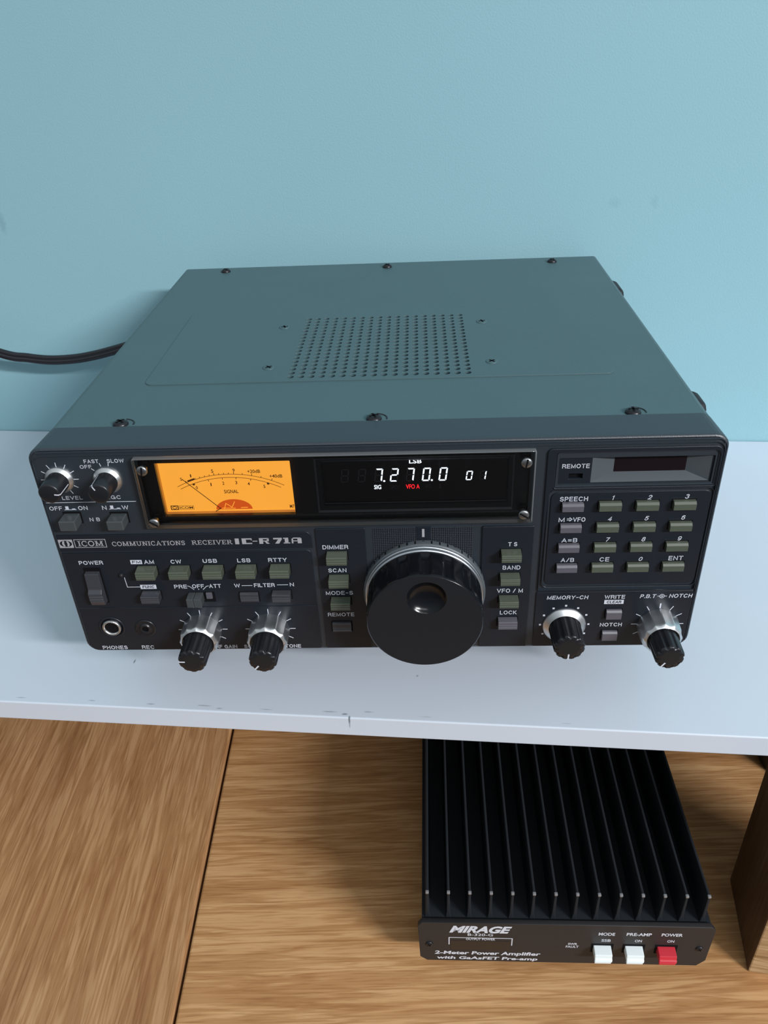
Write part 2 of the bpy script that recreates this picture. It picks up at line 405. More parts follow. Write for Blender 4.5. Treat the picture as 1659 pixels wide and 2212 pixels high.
for x, y in ((-105, 62), (105, 62), (-105, 232), (105, 232)):
    q = B(); q.lathe([(11, -HF), (12, -HF+1), (12, -2), (10, 1.2)], x, y, 32, cap0=True, axis='z'); RX(q, 'foot', 'rubber')
for y0, y1 in ((49, 67), (219, 243)):
    q = B(); q.box(141.6, 151.6, y0, y1, 84, 101, 4.5, 5); RX(q, 'side_bumper', 'rubber')

# --- front bezel: moulded surround and face
BX = 143.0; H = 111.0
def rring(y, ins, r, top=0): return [(x, y, z) for x, z in rr(-BX+ins, BX-ins, ins, H-ins-top, max(r, .2), 6)]
q = B()
q.loops([rring(21, 1.6, 4.5), rring(20.4, .5, 5.5), rring(3, 0, 6), rring(.9, 0, 6), rring(.2, .35, 5.7), rring(-.1, .9, 5.3), rring(.5, 1.5, 4.8)], True, False, False)
win = rr(-97.2, 64.6, 73.4, 105.2, .8); rem = rr(76.2, 138.4, 89.2, 101.6, .4)
q.sheet([rr(-141.6, 141.6, 1.2, H-1.3, 4.4), win, rem], 0, 3.5)
def ridge(b, pts, w=.45, h=.45, y=0):
    """small raised moulding line with slanting flanks"""
    n = len(pts); b_ = B(); b_.stroke(pts, w, 0, 0); top = B(); top.stroke(pts, w*.35, 0, 0)
    vs = [(v[0], y+.02, v[2]) for v in b_.v]+[(v[0], y-h, v[2]) for v in top.v]; m = 2*n; fs = []
    for i in range(n-1):
        fs += [(i, i+1, m+i+1, m+i), (m+i, m+i+1, m+n+i+1, m+n+i), (m+n+i, m+n+i+1, n+i+1, n+i)]
    b.add(vs, fs)
def arcpts(cx, cz, r, a0, a1, n=6): return [(cx+r*cos(R(a0+(a1-a0)*i/n)), cz+r*sin(R(a0+(a1-a0)*i/n))) for i in range(n+1)]
ridge(q, [(-139, 109.2)]+[(138, 109.2)]+arcpts(138.2, 106, 3.2, 84, 20), .6, .5)
ridge(q, [(-141.4, 4)]+[(-141.4, 103)]+arcpts(-137.4, 103.6, 4, 180, 92)+[(-136, 107.7), (136, 107.9)]+arcpts(137.4, 103.9, 4, 88, 0)+[(141.4, 4)], .8, .6)
bez = RX(q, 'front_bezel', 'bezel')

# raised plates on the face
def plate(name, x0, x1, z0, z1, r, h=.6, bev=.3, holes=(), mats='plate', label=None, back=.3):
    q = B(); q.sheet([rr(x0, x1, z0, z1, r)]+list(holes), -h, back, bev); return RX(q, name, mats, None, label)
p_name = plate('nameplate', -141.2, -28.2, 59.4, 68.2, (0, 0, 3, 0), .5, .25)
p_mode = plate('mode_panel', -141.2, -28.8, 1.0, 58.6, (4, 1, 2.6, 0), .5, .25)
q = B(); ridge(q, [(-141, 27.1), (-29.2, 27.0)], .5, .3, -.5); sub(q, 'moulding_line', 'plate', p_mode)
p_left = plate('left_button_panel', -26.4, -4.7, 1.2, 69.5, .4, .7, .3)
p_right = plate('right_button_panel', 45.8, 68.0, 1.2, 69.4, .5, .9, .35)
p_mod = plate('display_surround', 71.2, 140.9, 33.8, 106.3, (1, 1, 3.2, 2.2), .9, .4, [rr(74.9, 139.8, 88.0, 104.4, (.5, .5, 2.2, 1)), rr(73.2, 140.1, 36.3, 86.6, 2.2)])
q = B(); ridge(q, [(75.2, 88.3), (75.2, 103.0)]+arcpts(76.6, 102.8, 1.4, 180, 92)+[(137.6, 104.2)]+arcpts(138, 102.6, 1.6, 88, 0)+[(139.6, 88.3), (75.2, 88.3)], .7, .5); sub(q, 'moulding_line', 'bezel', p_mod)
p_key = plate('keypad_panel', 74.0, 139.9, 37.2, 85.5, 3, .5, .25)
p_low = plate('memory_panel', 71.0, 141.0, 1.0, 33.2, (.6, 4.5, 1, .6), .6, .25)
q = B()
for i in range(47):      # knurled panel behind the tuning knob: rows of little pyramids
    for j in range(30):
        x, z = -1.6+i*.93, 69.0-(j+1)*.93
        if 17.6 < x+.5 < 23.9 and z > 62.6: continue
        if math.hypot(x-20.6, z-35.3) < 24: continue
        q.add([(x, .02, z), (x+.93, .02, z), (x+.93, .02, z+.93), (x, .02, z+.93), (x+.46, -.42, z+.46)], [(0, 1, 4), (1, 2, 4), (2, 3, 4), (3, 0, 4)])
kn = RX(q, 'knurled_panel', 'plate')
q = B(); q.box(17.6, 23.9, -.5, .3, 63.2, 69.6, .2); q.use(1).box(19.9, 21.0, -.75, -.4, 64.5, 68.6, .08)
sub(q, 'pointer_mark', ['plate', 'grey_print'], kn)

# --- window: recess, meter, display, clear acrylic cover
q = B()
q.sheet([rr(-97.1, 64.5, 73.5, 105.1, .5), rr(-91.3, -34.3, 75.5, 101.9, .3), rr(-21.6, 56.2, 79.4, 101.6, .3)], 2.2, 4.2, .05)
for (x0, x1, z0, z1, d) in ((-97.2, 64.6, 73.4, 105.2, 3.6),):
    for a, b_ in (((x0, z0), (x1, z0)), ((x1, z0), (x1, z1)), ((x1, z1), (x0, z1)), ((x0, z1), (x0, z0))):
        q.add([(a[0], 0, a[1]), (b_[0], 0, b_[1]), (b_[0], d, b_[1]), (a[0], d, a[1])], [(0, 1, 2, 3)])
wr = RX(q, 'window_recess', 'window_floor')
q = B(); x0, x1, z0, z1 = -24.2, 58.4, 76.6, 103.0; i0, i1, j0, j1 = -21.6, 56.2, 79.4, 99.6
q.add([(x0, 1.4, z0), (x1, 1.4, z0), (x1, 1.4, z1), (x0, 1.4, z1), (i0, 4.6, j0), (i1, 4.6, j0), (i1, 4.6, j1), (i0, 4.6, j1)], [(0, 1, 5, 4), (1, 2, 6, 5), (2, 3, 7, 6), (3, 0, 4, 7)])
M['frame'] = mat('grey_display_frame', (0.13, 0.14, 0.155, 1), .5, bump=.2, bscale=3000); sub(q, 'display_frame', 'frame', wr)
# the meter
q = B(); q.sheet([rr(-92.5, -33.2, 74.4, 103.0, 0)], 6.1, 7.4)
mt = RX(q, 'signal_meter', 'meter', label='lit amber signal meter')
q = B()
for a, b_ in (((-91.3, 75.5), (-34.3, 75.5)), ((-34.3, 75.5), (-34.3, 101.9)), ((-34.3, 101.9), (-91.3, 101.9)), ((-91.3, 101.9), (-91.3, 75.5))):
    q.add([(a[0], 4, a[1]), (b_[0], 4, b_[1]), (b_[0], 6.1, b_[1]), (a[0], 6.1, a[1])], [(0, 1, 2, 3)])
M['meter_wall'] = mat('white_meter_housing', (.8, .6, .35, 1), .6); sub(q, 'meter_housing', 'meter_wall', mt)
YM = 6.1
q = B()
def circle3(p1, p2, p3):
    ax, ay = p1; bx, by = p2; cx, cy = p3; d = 2*(ax*(by-cy)+bx*(cy-ay)+cx*(ay-by))
    ux = ((ax*ax+ay*ay)*(by-cy)+(bx*bx+by*by)*(cy-ay)+(cx*cx+cy*cy)*(ay-by))/d; uy = ((ax*ax+ay*ay)*(cx-bx)+(bx*bx+by*by)*(ax-cx)+(cx*cx+cy*cy)*(bx-ax))/d
    return ux, uy, math.hypot(ax-ux, ay-uy)
cx, cz, ro = circle3((-84.7, 88.1), (-61.5, 93.9), (-38.5, 87.9)); ri = ro-1.6
def mpt(x, dr, r=None):
    r = (r or ro); z = cz+math.sqrt(max(r*r-(x-cx)**2, 0)); k = (r+dr)/r; return (cx+(x-cx)*k, cz+(z-cz)*k)
q.stroke([mpt(-84.7+46.2*i/40, 0) for i in range(41)], .22, YM)
q.stroke([mpt(-83.5+43.5*i/40, 0, ri) for i in range(41)], .22, YM)
for x, L in ((-80.4, .9), (-76.3, .7), (-74.3, .7), (-72.1, .7), (-70.0, .7), (-68.0, 1.1), (-65.9, .7), (-63.8, .7), (-61.7, .7), (-59.5, 1.1), (-55.9, .7), (-52.0, 1.0), (-48.1, .7), (-43.7, 1.0)):
    q.stroke([mpt(x, 0), mpt(x, L)], .26, YM)
q.stroke([mpt(-79.8+3.2*i/6, .35) for i in range(7)], .8, YM)
for x in (-77.6, -70.9, -64.7, -58.8, -52.5, -45.2): q.stroke([mpt(x, 0, ri), mpt(x, -.9, ri)], .26, YM)
for x in (-77.6, -45.2): q.stroke([mpt(x-.5, -.45, ri), mpt(x+.5, -.45, ri)], .7, YM)
for tx_, xc, w_, zb, h_ in (('S', -82.5, .9, 91.1, 1.5), ('1', -78.1, .5, 92.7, 1.5), ('5', -68.5, .95, 94.7, 1.65), ('9', -59.3, .95, 94.9, 1.65), ('+20dB', -50.8, 5.5, 94.2, 1.65), ('+40dB', -41.6, 5.5, 91.7, 1.65), ('0', -76.4, .85, 86.8, 1.5), ('1', -70.0, .45, 88.2, 1.6), ('2', -64.6, .85, 88.7, 1.6), ('3', -59.0, .9, 88.9, 1.6), ('4', -53.7, .95, 88.2, 1.6), ('5', -47.1, .85, 86.7, 1.6), ('SIGNAL', -61.8, 6.2, 84.4, 1.8), ('ICOM', -82.7, 5.8, 76.9, 1.25), ('M7', -36.2, 2.0, 76.4, 1.7)):
    q.text(tx_, xc, w_, zb, h_, YM, .016)
q.stroke([(-89.4, 76.6), (-86.4, 76.6), (-86.4, 78.5), (-89.4, 78.5)], .4, YM, closed=True)
q.stroke([(-86.0, 76.6), (-79.4, 76.6), (-79.4, 78.5), (-86.0, 78.5)], .14, YM, closed=True)
q.stroke([(-87.9+.9*cos(t), 77.55+.6*sin(t)) for t in [2*PI*i/14 for i in range(14)]], .28, YM, closed=True)
sub(q, 'scale_markings', 'dial_ink', mt)
q = B(); n = 20
dome = [(-61.6+8.0*cos(PI*i/n), 76.3+5.1*sin(PI*i/n)) for i in range(n+1)]
q.poly(dome, YM, .04); q.use(1); q.stroke([(-66, 76.6), (-65, 79.4), (-62.5, 77.4), (-61, 80.3)], .3, YM, .2); q.stroke([(-58.6, 77.1), (-55.6, 77.2)], .35, YM, .2); q.stroke([(-67, 77.0), (-61, 76.9)], .3, YM, .2)
sub(q, 'meter_movement', ['dome', 'meter'], mt)
q = B(); q.stroke([(-67.4, 77.3), (-81.8, 92.3)], .32, YM-.9, .0); q.stroke([(-67.4, 77.3), (-69.8, 75.9)], .3, YM-.9, 0)
q.add([(-67.6, YM-.9, 77.1), (-67.2, YM-.9, 77.5), (-67.2, YM, 77.5), (-67.6, YM, 77.1)], [(0, 1, 2, 3)])
sub(q, 'needle', 'needle', mt)
# the fluorescent display
q = B(); q.sheet([rr(-24, 58.6, 77.4, 104.5, 0)], 5.0, 6.0); ds = RX(q, 'frequency_display', 'vfd_glass', label='dark display window with lit white and red characters')
YD = 5.0
SEG = {'0': 'abcdef', '1': 'bc', '2': 'abged', '7': 'abc', '8': 'abcdefg'}
def seg7(b, ch, x, z, w, h, t, lean=.13, y=YD, tt=.05):
    g = .12; m = h/2
    S = {'a': [(t*.3+g, h), (w-t*.3-g, h), (w-t-g, h-t), (t+g, h-t)], 'd': [(t+g, t), (w-t-g, t), (w-t*.3-g, 0), (t*.3+g, 0)],
         'b': [(w, h-t*.3-g), (w, m+g), (w-t, m+g+t*.4), (w-t, h-t-g)], 'c': [(w, m-g), (w, t*.3+g), (w-t, t+g), (w-t, m-g-t*.4)],
         'f': [(0, h-t*.3-g), (t, h-t-g), (t, m+g+t*.4), (0, m+g)], 'e': [(0, m-g), (t, m-g-t*.4), (t, t+g), (0, t*.3+g)],
         'g': [(t*.6+g, m), (t+g, m+t/2), (w-t-g, m+t/2), (w-t*.6-g, m), (w-t-g, m-t/2), (t+g, m-t/2)]}
    for k in SEG[ch]: b.poly([(x+p[0]+p[1]*lean, z+p[1]) for p in S[k]], y, tt)
q = B()
for x in (-14.2, -7.0, .1, 6.7, 13.4, 20.2, 27.2): seg7(q, '8', x, 89.3, 3.3, 6.4, .5, tt=.02)
for x in (38.6, 44.3): seg7(q, '8', x, 89.3, 2.6, 4.5, .4, tt=.02)
for tx_, xc, w_, zb, h_ in (('SPCH', 8.8, 3.9, 85.6, 2.0), ('VFO', 22.9, 2.6, 85.6, 2.0), ('B', 28.0, .9, 85.6, 2.0)): q.text(tx_, xc, w_, zb, h_, YD, .0)
sub(q, 'unlit_segment', 'ghost', ds)
for ch, x, w_, h_ in (('7', .1, 3.3, 6.4), ('2', 6.7, 3.3, 6.4), ('7', 13.4, 3.3, 6.4), ('0', 20.2, 3.3, 6.4), ('0', 27.2, 3.3, 6.4), ('0', 38.6, 2.6, 4.5), ('1', 44.3, 2.6, 4.5)):
    q = B(); seg7(q, ch, x, 89.3, w_, h_, .62 if h_ > 5 else .5)
    if x in (.1, 20.2): q.poly(circ(x+4.3, 89.65, .46, 10), YD)
    sub(q, 'display_digit', 'vfd', ds)
for tx_, xc, w_, zb, h_, m_ in (('SIG', 1.5, 3.0, 85.7, 2.1, 'vfd'), ('LSB', 17.7, 5.2, 97.9, 1.9, 'vfd'), ('VFO A', 16.4, 5.8, 85.6, 2.2, 'vfd_red')):
    q = B(); q.text(tx_, xc, w_, zb, h_, YD, .015); sub(q, 'display_legend', m_, ds)
q = B(); YA = -3.0
q.sheet([rr(-98.6, 66.4, 72.5, 106.6, .6)], YA, -.05, .25)
ac = RX(q, 'acrylic_window', ['acrylic', 'acrylic_edge'], label='clear acrylic cover over the meter and display')
for p in ac.data.polygons:
    if abs(p.normal.y) < .95: p.material_index = 1
for x, z, s_ in ((-94.9, 101.4, 'slot'), (-94.9, 75.6, 'slot'), (62.6, 101.5, 'slot'), (62.7, 76.6, 'slot')):
    o = screw('window_screw', x, 3.0, z, 2.3, 'steel', ac, 'front', 'slot', .7, 1.4 if z > 90 else -.6)
    q = B(); q.lathe([(1.7, -2.2), (1.7, 0)], 0, 0, 16, cap1=False); q.build('standoff', 'steel', o)

# --- remote-control window at the upper right
q = B()
q.sheet([rr(76.0, 138.6, 89.0, 101.8, .3), rr(89.7, 137.6, 89.6, 101.2, .2), rr(80.6, 86.3, 91.5, 93.9, .1)], .6, 2.2, .1)
rw = RX(q, 'remote_window', 'plate')
q = B()
o_ = [(89.7, .7, 89.6), (137.6, .7, 89.6), (137.6, .7, 101.2), (89.7, .7, 101.2)]; n_ = [(99.8, 4.6, 92.4), (128.6, 4.6, 92.4), (128.6, 4.6, 101.0), (99.8, 4.6, 101.0)]
q.add(o_+n_, [(0, 1, 5, 4), (1, 2, 6, 5), (2, 3, 7, 6), (3, 0, 4, 7)])
sub(q, 'sloping_funnel', 'skirt', rw)
q = B(); q.sheet([rr(99.4, 129, 92, 101.3, 0)], 4.5, 5.2); sub(q, 'red_window', 'red_glass', rw)
q = B(); q.sheet([rr(80, 87, 91, 94.4, 0)], 2.4, 3.0); sub(q, 'indicator', 'hollow', rw)

# ------------------------------------------------------------------- lettering
def ar(cx, cy, rx_, ry_, a0, a1, n=12): return [(cx+rx_*cos(R(a0+(a1-a0)*i/n)), cy+ry_*sin(R(a0+(a1-a0)*i/n))) for i in range(n+1)]
# wide grotesque capitals as centre lines: (width, strokes) in a box one unit high
SANS = {
 'A': (.86, [[(0, 0), (.43, 1), (.86, 0)], [(.16, .3), (.70, .3)]]),
 'B': (.72, [[(0, 0), (0, 1), (.44, 1)]+ar(.44, .76, .24, .24, 90, -90, 6)[1:]+[(0, .52)], [(.44, .52)]+ar(.46, .26, .26, .26, 90, -90, 6)+[(0, 0)]]),
 'C': (.84, [ar(.43, .5, .43, .5, 42, 318, 16)]),
 'D': (.8, [[(0, 0), (0, 1), (.34, 1)]+ar(.34, .5, .46, .5, 90, -90, 10)[1:]+[(0, 0)]]),
 'E': (.68, [[(.68, 0), (0, 0), (0, 1), (.68, 1)], [(0, .52), (.62, .52)]]),
 'F': (.64, [[(0, 0), (0, 1), (.64, 1)], [(0, .5), (.56, .5)]]),
 'G': (.86, [ar(.43, .5, .43, .5, 42, 330, 16), [(.5, .46), (.86, .46), (.86, 0)]]),
 'H': (.76, [[(0, 0), (0, 1)], [(.76, 0), (.76, 1)], [(0, .52), (.76, .52)]]),
 'I': (0.0, [[(0, 0), (0, 1)]]),
 'K': (.74, [[(0, 0), (0, 1)], [(.7, 1), (0, .36)], [(.24, .56), (.74, 0)]]),
 'L': (.6, [[(0, 1), (0, 0), (.6, 0)]]),
 'M': (.92, [[(0, 0), (0, 1), (.46, .08), (.92, 1), (.92, 0)]]),
 'N': (.78, [[(0, 0), (0, 1), (.78, 0), (.78, 1)]]),
 'O': (.9, [ar(.45, .5, .45, .5, 0, 360, 22)]),
 'P': (.68, [[(0, 0), (0, 1), (.42, 1)]+ar(.42, .73, .26, .27, 90, -90, 7)[1:]+[(0, .46)]]),
 'Q': (.9, [ar(.45, .5, .45, .5, 0, 360, 22), [(.56, .26), (.86, -.04)]]),
 'R': (.74, [[(0, 0), (0, 1), (.45, 1)]+ar(.45, .75, .26, .25, 90, -90, 7)[1:]+[(0, .5)], [(.45, .5), (.66, .36), (.74, 0)]]),
 'S': (.72, [ar(.36, .75, .33, .25, 20, 262, 10)+ar(.36, .26, .36, .26, 82, -160, 10)]),
 'T': (.76, [[(0, 1), (.76, 1)], [(.38, 0), (.38, 1)]]),
 'U': (.76, [[(0, 1), (0, .36)]+ar(.38, .36, .38, .36, 180, 360, 10)+[(.76, 1)]]),
 'V': (.84, [[(0, 1), (.42, 0), (.84, 1)]]),
 'W': (1.16, [[(0, 1), (.27, 0), (.58, .94), (.89, 0), (1.16, 1)]]),
 'Y': (.8, [[(0, 1), (.4, .44), (.8, 1)], [(.4, .44), (.4, 0)]]),
 '0': (.66, [ar(.33, .5, .33, .5, 0, 360, 20)]), '1': (.24, [[(0, .78), (.24, 1), (.24, 0)]]),
 '2': (.64, [ar(.32, .7, .3, .3, 165, -20, 9)+[(0, 0), (.64, 0)]]),
 '3': (.64, [ar(.3, .76, .27, .24, 160, -80, 8), ar(.3, .27, .33, .27, 85, -160, 9)]),
 '4': (.7, [[(.52, 0), (.52, 1), (0, .28), (.7, .28)]]),
 '5': (.64, [[(.58, 1), (.12, 1), (.04, .5)]+ar(.3, .33, .33, .33, 110, -155, 9)]),
 '6': (.66, [ar(.33, .32, .32, .32, 0, 360, 16), [(.02, .4)]+ar(.34, .6, .32, .4, 180, 45, 6)]),
 '7': (.64, [[(0, 1), (.64, 1), (.22, 0)]]),
 '8': (.64, [ar(.32, .77, .27, .23, 0, 360, 14), ar(.32, .27, .32, .27, 0, 360, 14)]),
 '9': (.66, [ar(.33, .68, .32, .32, 0, 360, 16), [(.64, .6)]+ar(.32, .4, .32, .4, 0, -135, 6)]),
 '-': (.5, [[(.02, .48), (.48, .48)]]), '/': (.5, [[(0, 0), (.5, 1)]]), '=': (.6, [[(0, .66), (.6, .66)], [(0, .3), (.6, .3)]]),
 '.': (0.02, [[(0, 0), (.02, 0)]]), '+': (.6, [[(0, .48), (.6, .48)], [(.3, .18), (.3, .78)]]), ' ': (.12, [])}
def sans(q, body, xc, w, zb, h, y=0, wt=.17, shear=0, t=.06):
    st = wt*h; gap = .4
    tot = sum(SANS[c][0] for c in body)+gap*(len(body)-1)
    kx = (w-st)/tot if tot else 0; kz = h-st; x = 0; x0 = xc-(w-st)/2
    if not tot: x0 = xc
    for c in body:
        for L in SANS[c][1]:
            P = [(x0+(x+p[0])*kx+shear*p[1]*h, zb+st/2+p[1]*kz) for p in L]
            closed = math.hypot(P[0][0]-P[-1][0], P[0][1]-P[-1][1]) < 1e-4
            if closed: P = P[:-1]
            else:
                def ext(a, b):
                    l = math.hypot(a[0]-b[0], a[1]-b[1]) or 1; return (a[0]+(a[0]-b[0])/l*st*.48, a[1]+(a[1]-b[1])/l*st*.48)
                P = [ext(P[0], P[1])]+P[1:-1]+[ext(P[-1], P[-2])]
            q.stroke(P, st, y, t, closed)
        x += SANS[c][0]+gap
    return q
def letters(parent, items, y, mat_='white', extra=None, bold=.018):
    q = B()
    for it in items:
        t_, xc, w_, zb, h_ = it[:5]; sans(q, t_, xc, w_, zb, h_, y, .155, it[5] if len(it) > 5 else 0)
    if extra: extra(q)
    return sub(q, 'lettering', mat_, parent)
def ticks(q, cx, cz, r0, r1, angs, w, y):
    for a in angs: q.stroke([(cx+r0*cos(R(a)), cz+r0*sin(R(a))), (cx+r1*cos(R(a)), cz+r1*sin(R(a)))], w, y)
FAN = [90+k*30 for k in range(-5, 6)]
def ex_bezel(q):
    ticks(q, -131.9, 96.4, 5.6, 8.1, FAN, .32, 0)
    ticks(q, -111.2, 95.9, 6.6, 8.2, (138, 105, 78), .32, 0)
    q.stroke([(-141, 85.0), (-119.3, 85.0)], .28, 0); q.stroke([(-117.6, 85), (-101.7, 85)], .28, 0)
    for x in (-131.2, -111.6):
        q.poly([(x-2.6, 81.15), (x+2.6, 81.15), (x+2.6, 81.45), (x-2.6, 81.45)], 0); q.poly([(x-2.0, 81.2), (x-.6, 81.2), (x-.6, 83.1), (x-2.0, 83.1)], 0); q.poly([(x+.8, 81.2), (x+2.2, 81.2), (x+2.2, 81.9), (x+.8, 81.9)], 0)
letters(bez, [('FAST', -116.5, 6.2, 103.9, 1.75), ('SLOW', -106.3, 7.1, 103.9, 1.75), ('OFF', -119.4, 5.0, 101.4, 1.7), ('LEVEL', -128.9, 8.9, 86.4, 1.8), ('AGC', -111.2, 6.8, 86.3, 1.8), ('OFF', -137.5, 5.6, 81.1, 2.0), ('ON', -125.6, 4.1, 81.1, 2.0), ('N', -116.2, 1.95, 81.0, 2.05), ('W', -107.1, 2.8, 81.0, 2.05), ('N B', -121.8, 4.5, 75.2, 1.85)], 0, 'white', ex_bezel)

# nameplate: slab-serif words, block model number, boxed emblem
SER = {}
TH, TN = .17, .09
def vs_(x, y0=0, y1=1, w=TH, sb=1, st=1): return [([(x, y0), (x, y1)], w)]+([([(x-.19, .045), (x+.19, .045)], TN)] if sb else [])+([([(x-.19, .955), (x+.19, .955)], TN)] if st else [])
SER['I'] = (.42, vs_(.21))
SER['C'] = (.78, [(ar(.42, .5, .34, .46, 55, 305), .13), ([(.66, .98), (.66, .62)], .08), ([(.66, .02), (.66, .3)], .06)])
SER['O'] = (.84, [(ar(.42, .5, .34, .45, 0, 360, 20), .14)])
SER['M'] = (1.1, vs_(.2)+vs_(.9)+[([(.2, 1), (.55, .1), (.9, 1)], .13)])
SER['U'] = (.9, [([(.2, .98), (.2, .34)]+ar(.45, .33, .25, .28, 180, 360, 8)[1:]+[(.7, .98)], .13), ([(.02, .955), (.38, .955)], TN), ([(.54, .955), (.88, .955)], TN)])
SER['N'] = (.92, vs_(.2, sb=1)+vs_(.74, w=.11, sb=0)+[([(.2, .98), (.74, .02)], .15)])
SER['A'] = (.92, [([(.16, .03), (.46, 1), (.76, .03)], .13), ([(.28, .34), (.64, .34)], TN), ([(0, .045), (.32, .045)], TN), ([(.58, .045), (.92, .045)], TN)])
SER['T'] = (.8, vs_(.4, st=0)+[([(.04, .94), (.76, .94)], .11), ([(.07, .94), (.07, .68)], .08), ([(.73, .94), (.73, .68)], .08)])
SER['S'] = (.66, [(ar(.33, .73, .23, .22, 30, 270, 10)+ar(.33, .28, .24, .23, 90, -150, 10), .13), ([(.57, .98), (.57, .7)], .07), ([(.09, .02), (.09, .3)], .07)])
SER['R'] = (.88, vs_(.2)+[([(.2, .94)]+ar(.46, .73, .22, .21, 90, -90, 8)+[(.2, .52)], .12), ([(.46, .5), (.76, .045), (.88, .045)], .13)])
SER['E'] = (.76, vs_(.2, st=0, sb=0)+[([(.02, .95), (.68, .95)], TN), ([(.02, .05), (.68, .05)], TN), ([(.2, .5), (.54, .5)], TN), ([(.66, .98), (.66, .7)], .08), ([(.66, .02), (.66, .3)], .08), ([(.52, .62), (.52, .38)], .07)])
SER['V'] = (.9, [([(.16, .97), (.46, 0), (.76, .97)], .14), ([(0, .955), (.34, .955)], TN), ([(.6, .955), (.92, .955)], TN)])
def serif(q, word, xc, w, zb, h, y):
    tot = sum(SER[c][0] for c in word)+.05*(len(word)-1); x = 0; kx = w/tot
    for c in word:
        for pts, t in SER[c][1]: q.stroke([(xc-w/2+(x+p[0])*kx, zb+p[1]*h) for p in pts], t*(kx+h)/2, y)
        x += SER[c][0]+.05
q = B(); Y = -.5
serif(q, 'COMMUNICATIONS', -100.6, 32.8, 62.25, 2.3, Y); serif(q, 'RECEIVER', -72.3, 18.1, 62.3, 2.3, Y); serif(q, 'ICOM', -126.5, 11.6, 62.45, 2.8, Y)
q.stroke([(-133.6, 61.8), (-119.6, 61.8), (-119.6, 66.0), (-133.6, 66.0)], .3, Y, closed=True)
vs, fs = sheet2d([rr(-140.8, -134.4, 61.65, 66.1, 0), [(-137.6+2.75*cos(t), 63.9+1.7*sin(t)) for t in [2*PI*i/26 for i in range(26)]]], 0)
q.add([(v[0], Y-.05, v[1]) for v in vs], fs)
q.poly([(-138.9, 62.6), (-138.0, 62.4), (-138.3, 63.9), (-138.0, 65.4), (-138.9, 65.2), (-139.3, 63.9)], Y); q.poly([(-137.2, 62.4), (-136.3, 62.6), (-135.9, 63.9), (-136.3, 65.2), (-137.2, 65.4), (-136.9, 63.9)], Y)
x0, zb = -62.0, 62.2
def bl(pts): q.poly([(x0+p[0], zb+p[1]*3.05) for p in pts], Y)
bl([(0, 0), (1.8, 0), (1.8, 1), (0, 1)])
bl([(3.05, 0), (4.9, 0), (4.9, 1), (3.05, 1)]); bl([(4.9, .78), (7.5, .78), (7.5, 1), (4.9, 1)]); bl([(4.9, 0), (7.5, 0), (7.5, .2), (4.9, .2)]); bl([(7.1, .62), (7.5, .62), (7.5, .8), (7.1, .8)])
bl([(7.8, .42), (9.9, .42), (9.9, .56), (7.8, .56)])
bl([(10.7, 0), (12.4, 0), (12.4, 1), (10.7, 1)]); bl([(12.4, .82), (14.6, .82), (14.9, 1), (12.4, 1)]); bl([(14.1, .5), (15.0, .5), (15.0, .95), (14.1, .95)]); bl([(12.4, .42), (15, .42), (14.6, .56), (12.4, .56)]); bl([(13.0, .45), (13.9, .45), (15.3, 0), (13.9, 0)])
bl([(17.0, .74), (20.8, .74), (20.8, 1), (17.0, 1)]); bl([(19.2, .76), (20.8, .76), (19.4, 0), (17.6, 0)])
bl([(22.0, .1), (23.6, .1), (23.6, 1), (22.0, 1)]); bl([(21.4, 0), (24.3, 0), (24.3, .16), (21.4, .16)]); bl([(21.4, .8), (22.2, .8), (22.2, 1), (21.4, 1)])
bl([(25.0, 0), (25.7, 0), (25.7, .9), (25.0, .8)]); bl([(25.2, .82), (29.3, .82), (28.9, 1), (25.8, 1)]); bl([(27.6, 0), (29.4, 0), (29.4, .9), (27.6, .9)]); bl([(25.6, .36), (27.8, .36), (27.8, .5), (25.6, .5)])
sub(q, 'lettering', 'grey_print', p_name)

def boxed(q, txt, xc, w, zb, h, y):
    vs, fs = [(xc-w/2, zb), (xc+w/2, zb), (xc+w/2, zb+h), (xc-w/2, zb+h)], None
    q.poly(vs, y, .05); q.use(1); sans(q, txt, xc, w*.74, zb+.4, h-.8, y, .19, .1, t=.09); q.use(0)
def ex_mode(q):
    y = -.5
    boxed(q, 'FM', -108.2, 5.2, 52.2, 2.3, y); boxed(q, 'FUNC', -105.5, 7.4, 38.1, 2.4, y)
    q.stroke([(-115.45, 44.8), (-115.2, 39.3), (-109.1, 39.3)], .3, y)
    q.stroke([(-87.4, 39.5), (-86.5, 39.2), (-84.6, 37.3)], .3, y); q.stroke([(-80.5, 37.3), (-78.6, 39.2), (-77.5, 39.4)], .3, y); q.poly(circ(-82.5, 37.5, .28, 8), y)
    q.stroke([(-62.4, 39.3), (-57.5, 39.3)], .3, y); q.stroke([(-46.2, 39.4), (-41.1, 39.4)], .3, y)
    ticks(q, -84.4, 13.5, 9.4, 11.7, FAN, .36, y); ticks(q, -52.2, 13.5, 9.4, 11.9, FAN, .36, y)
q = B()
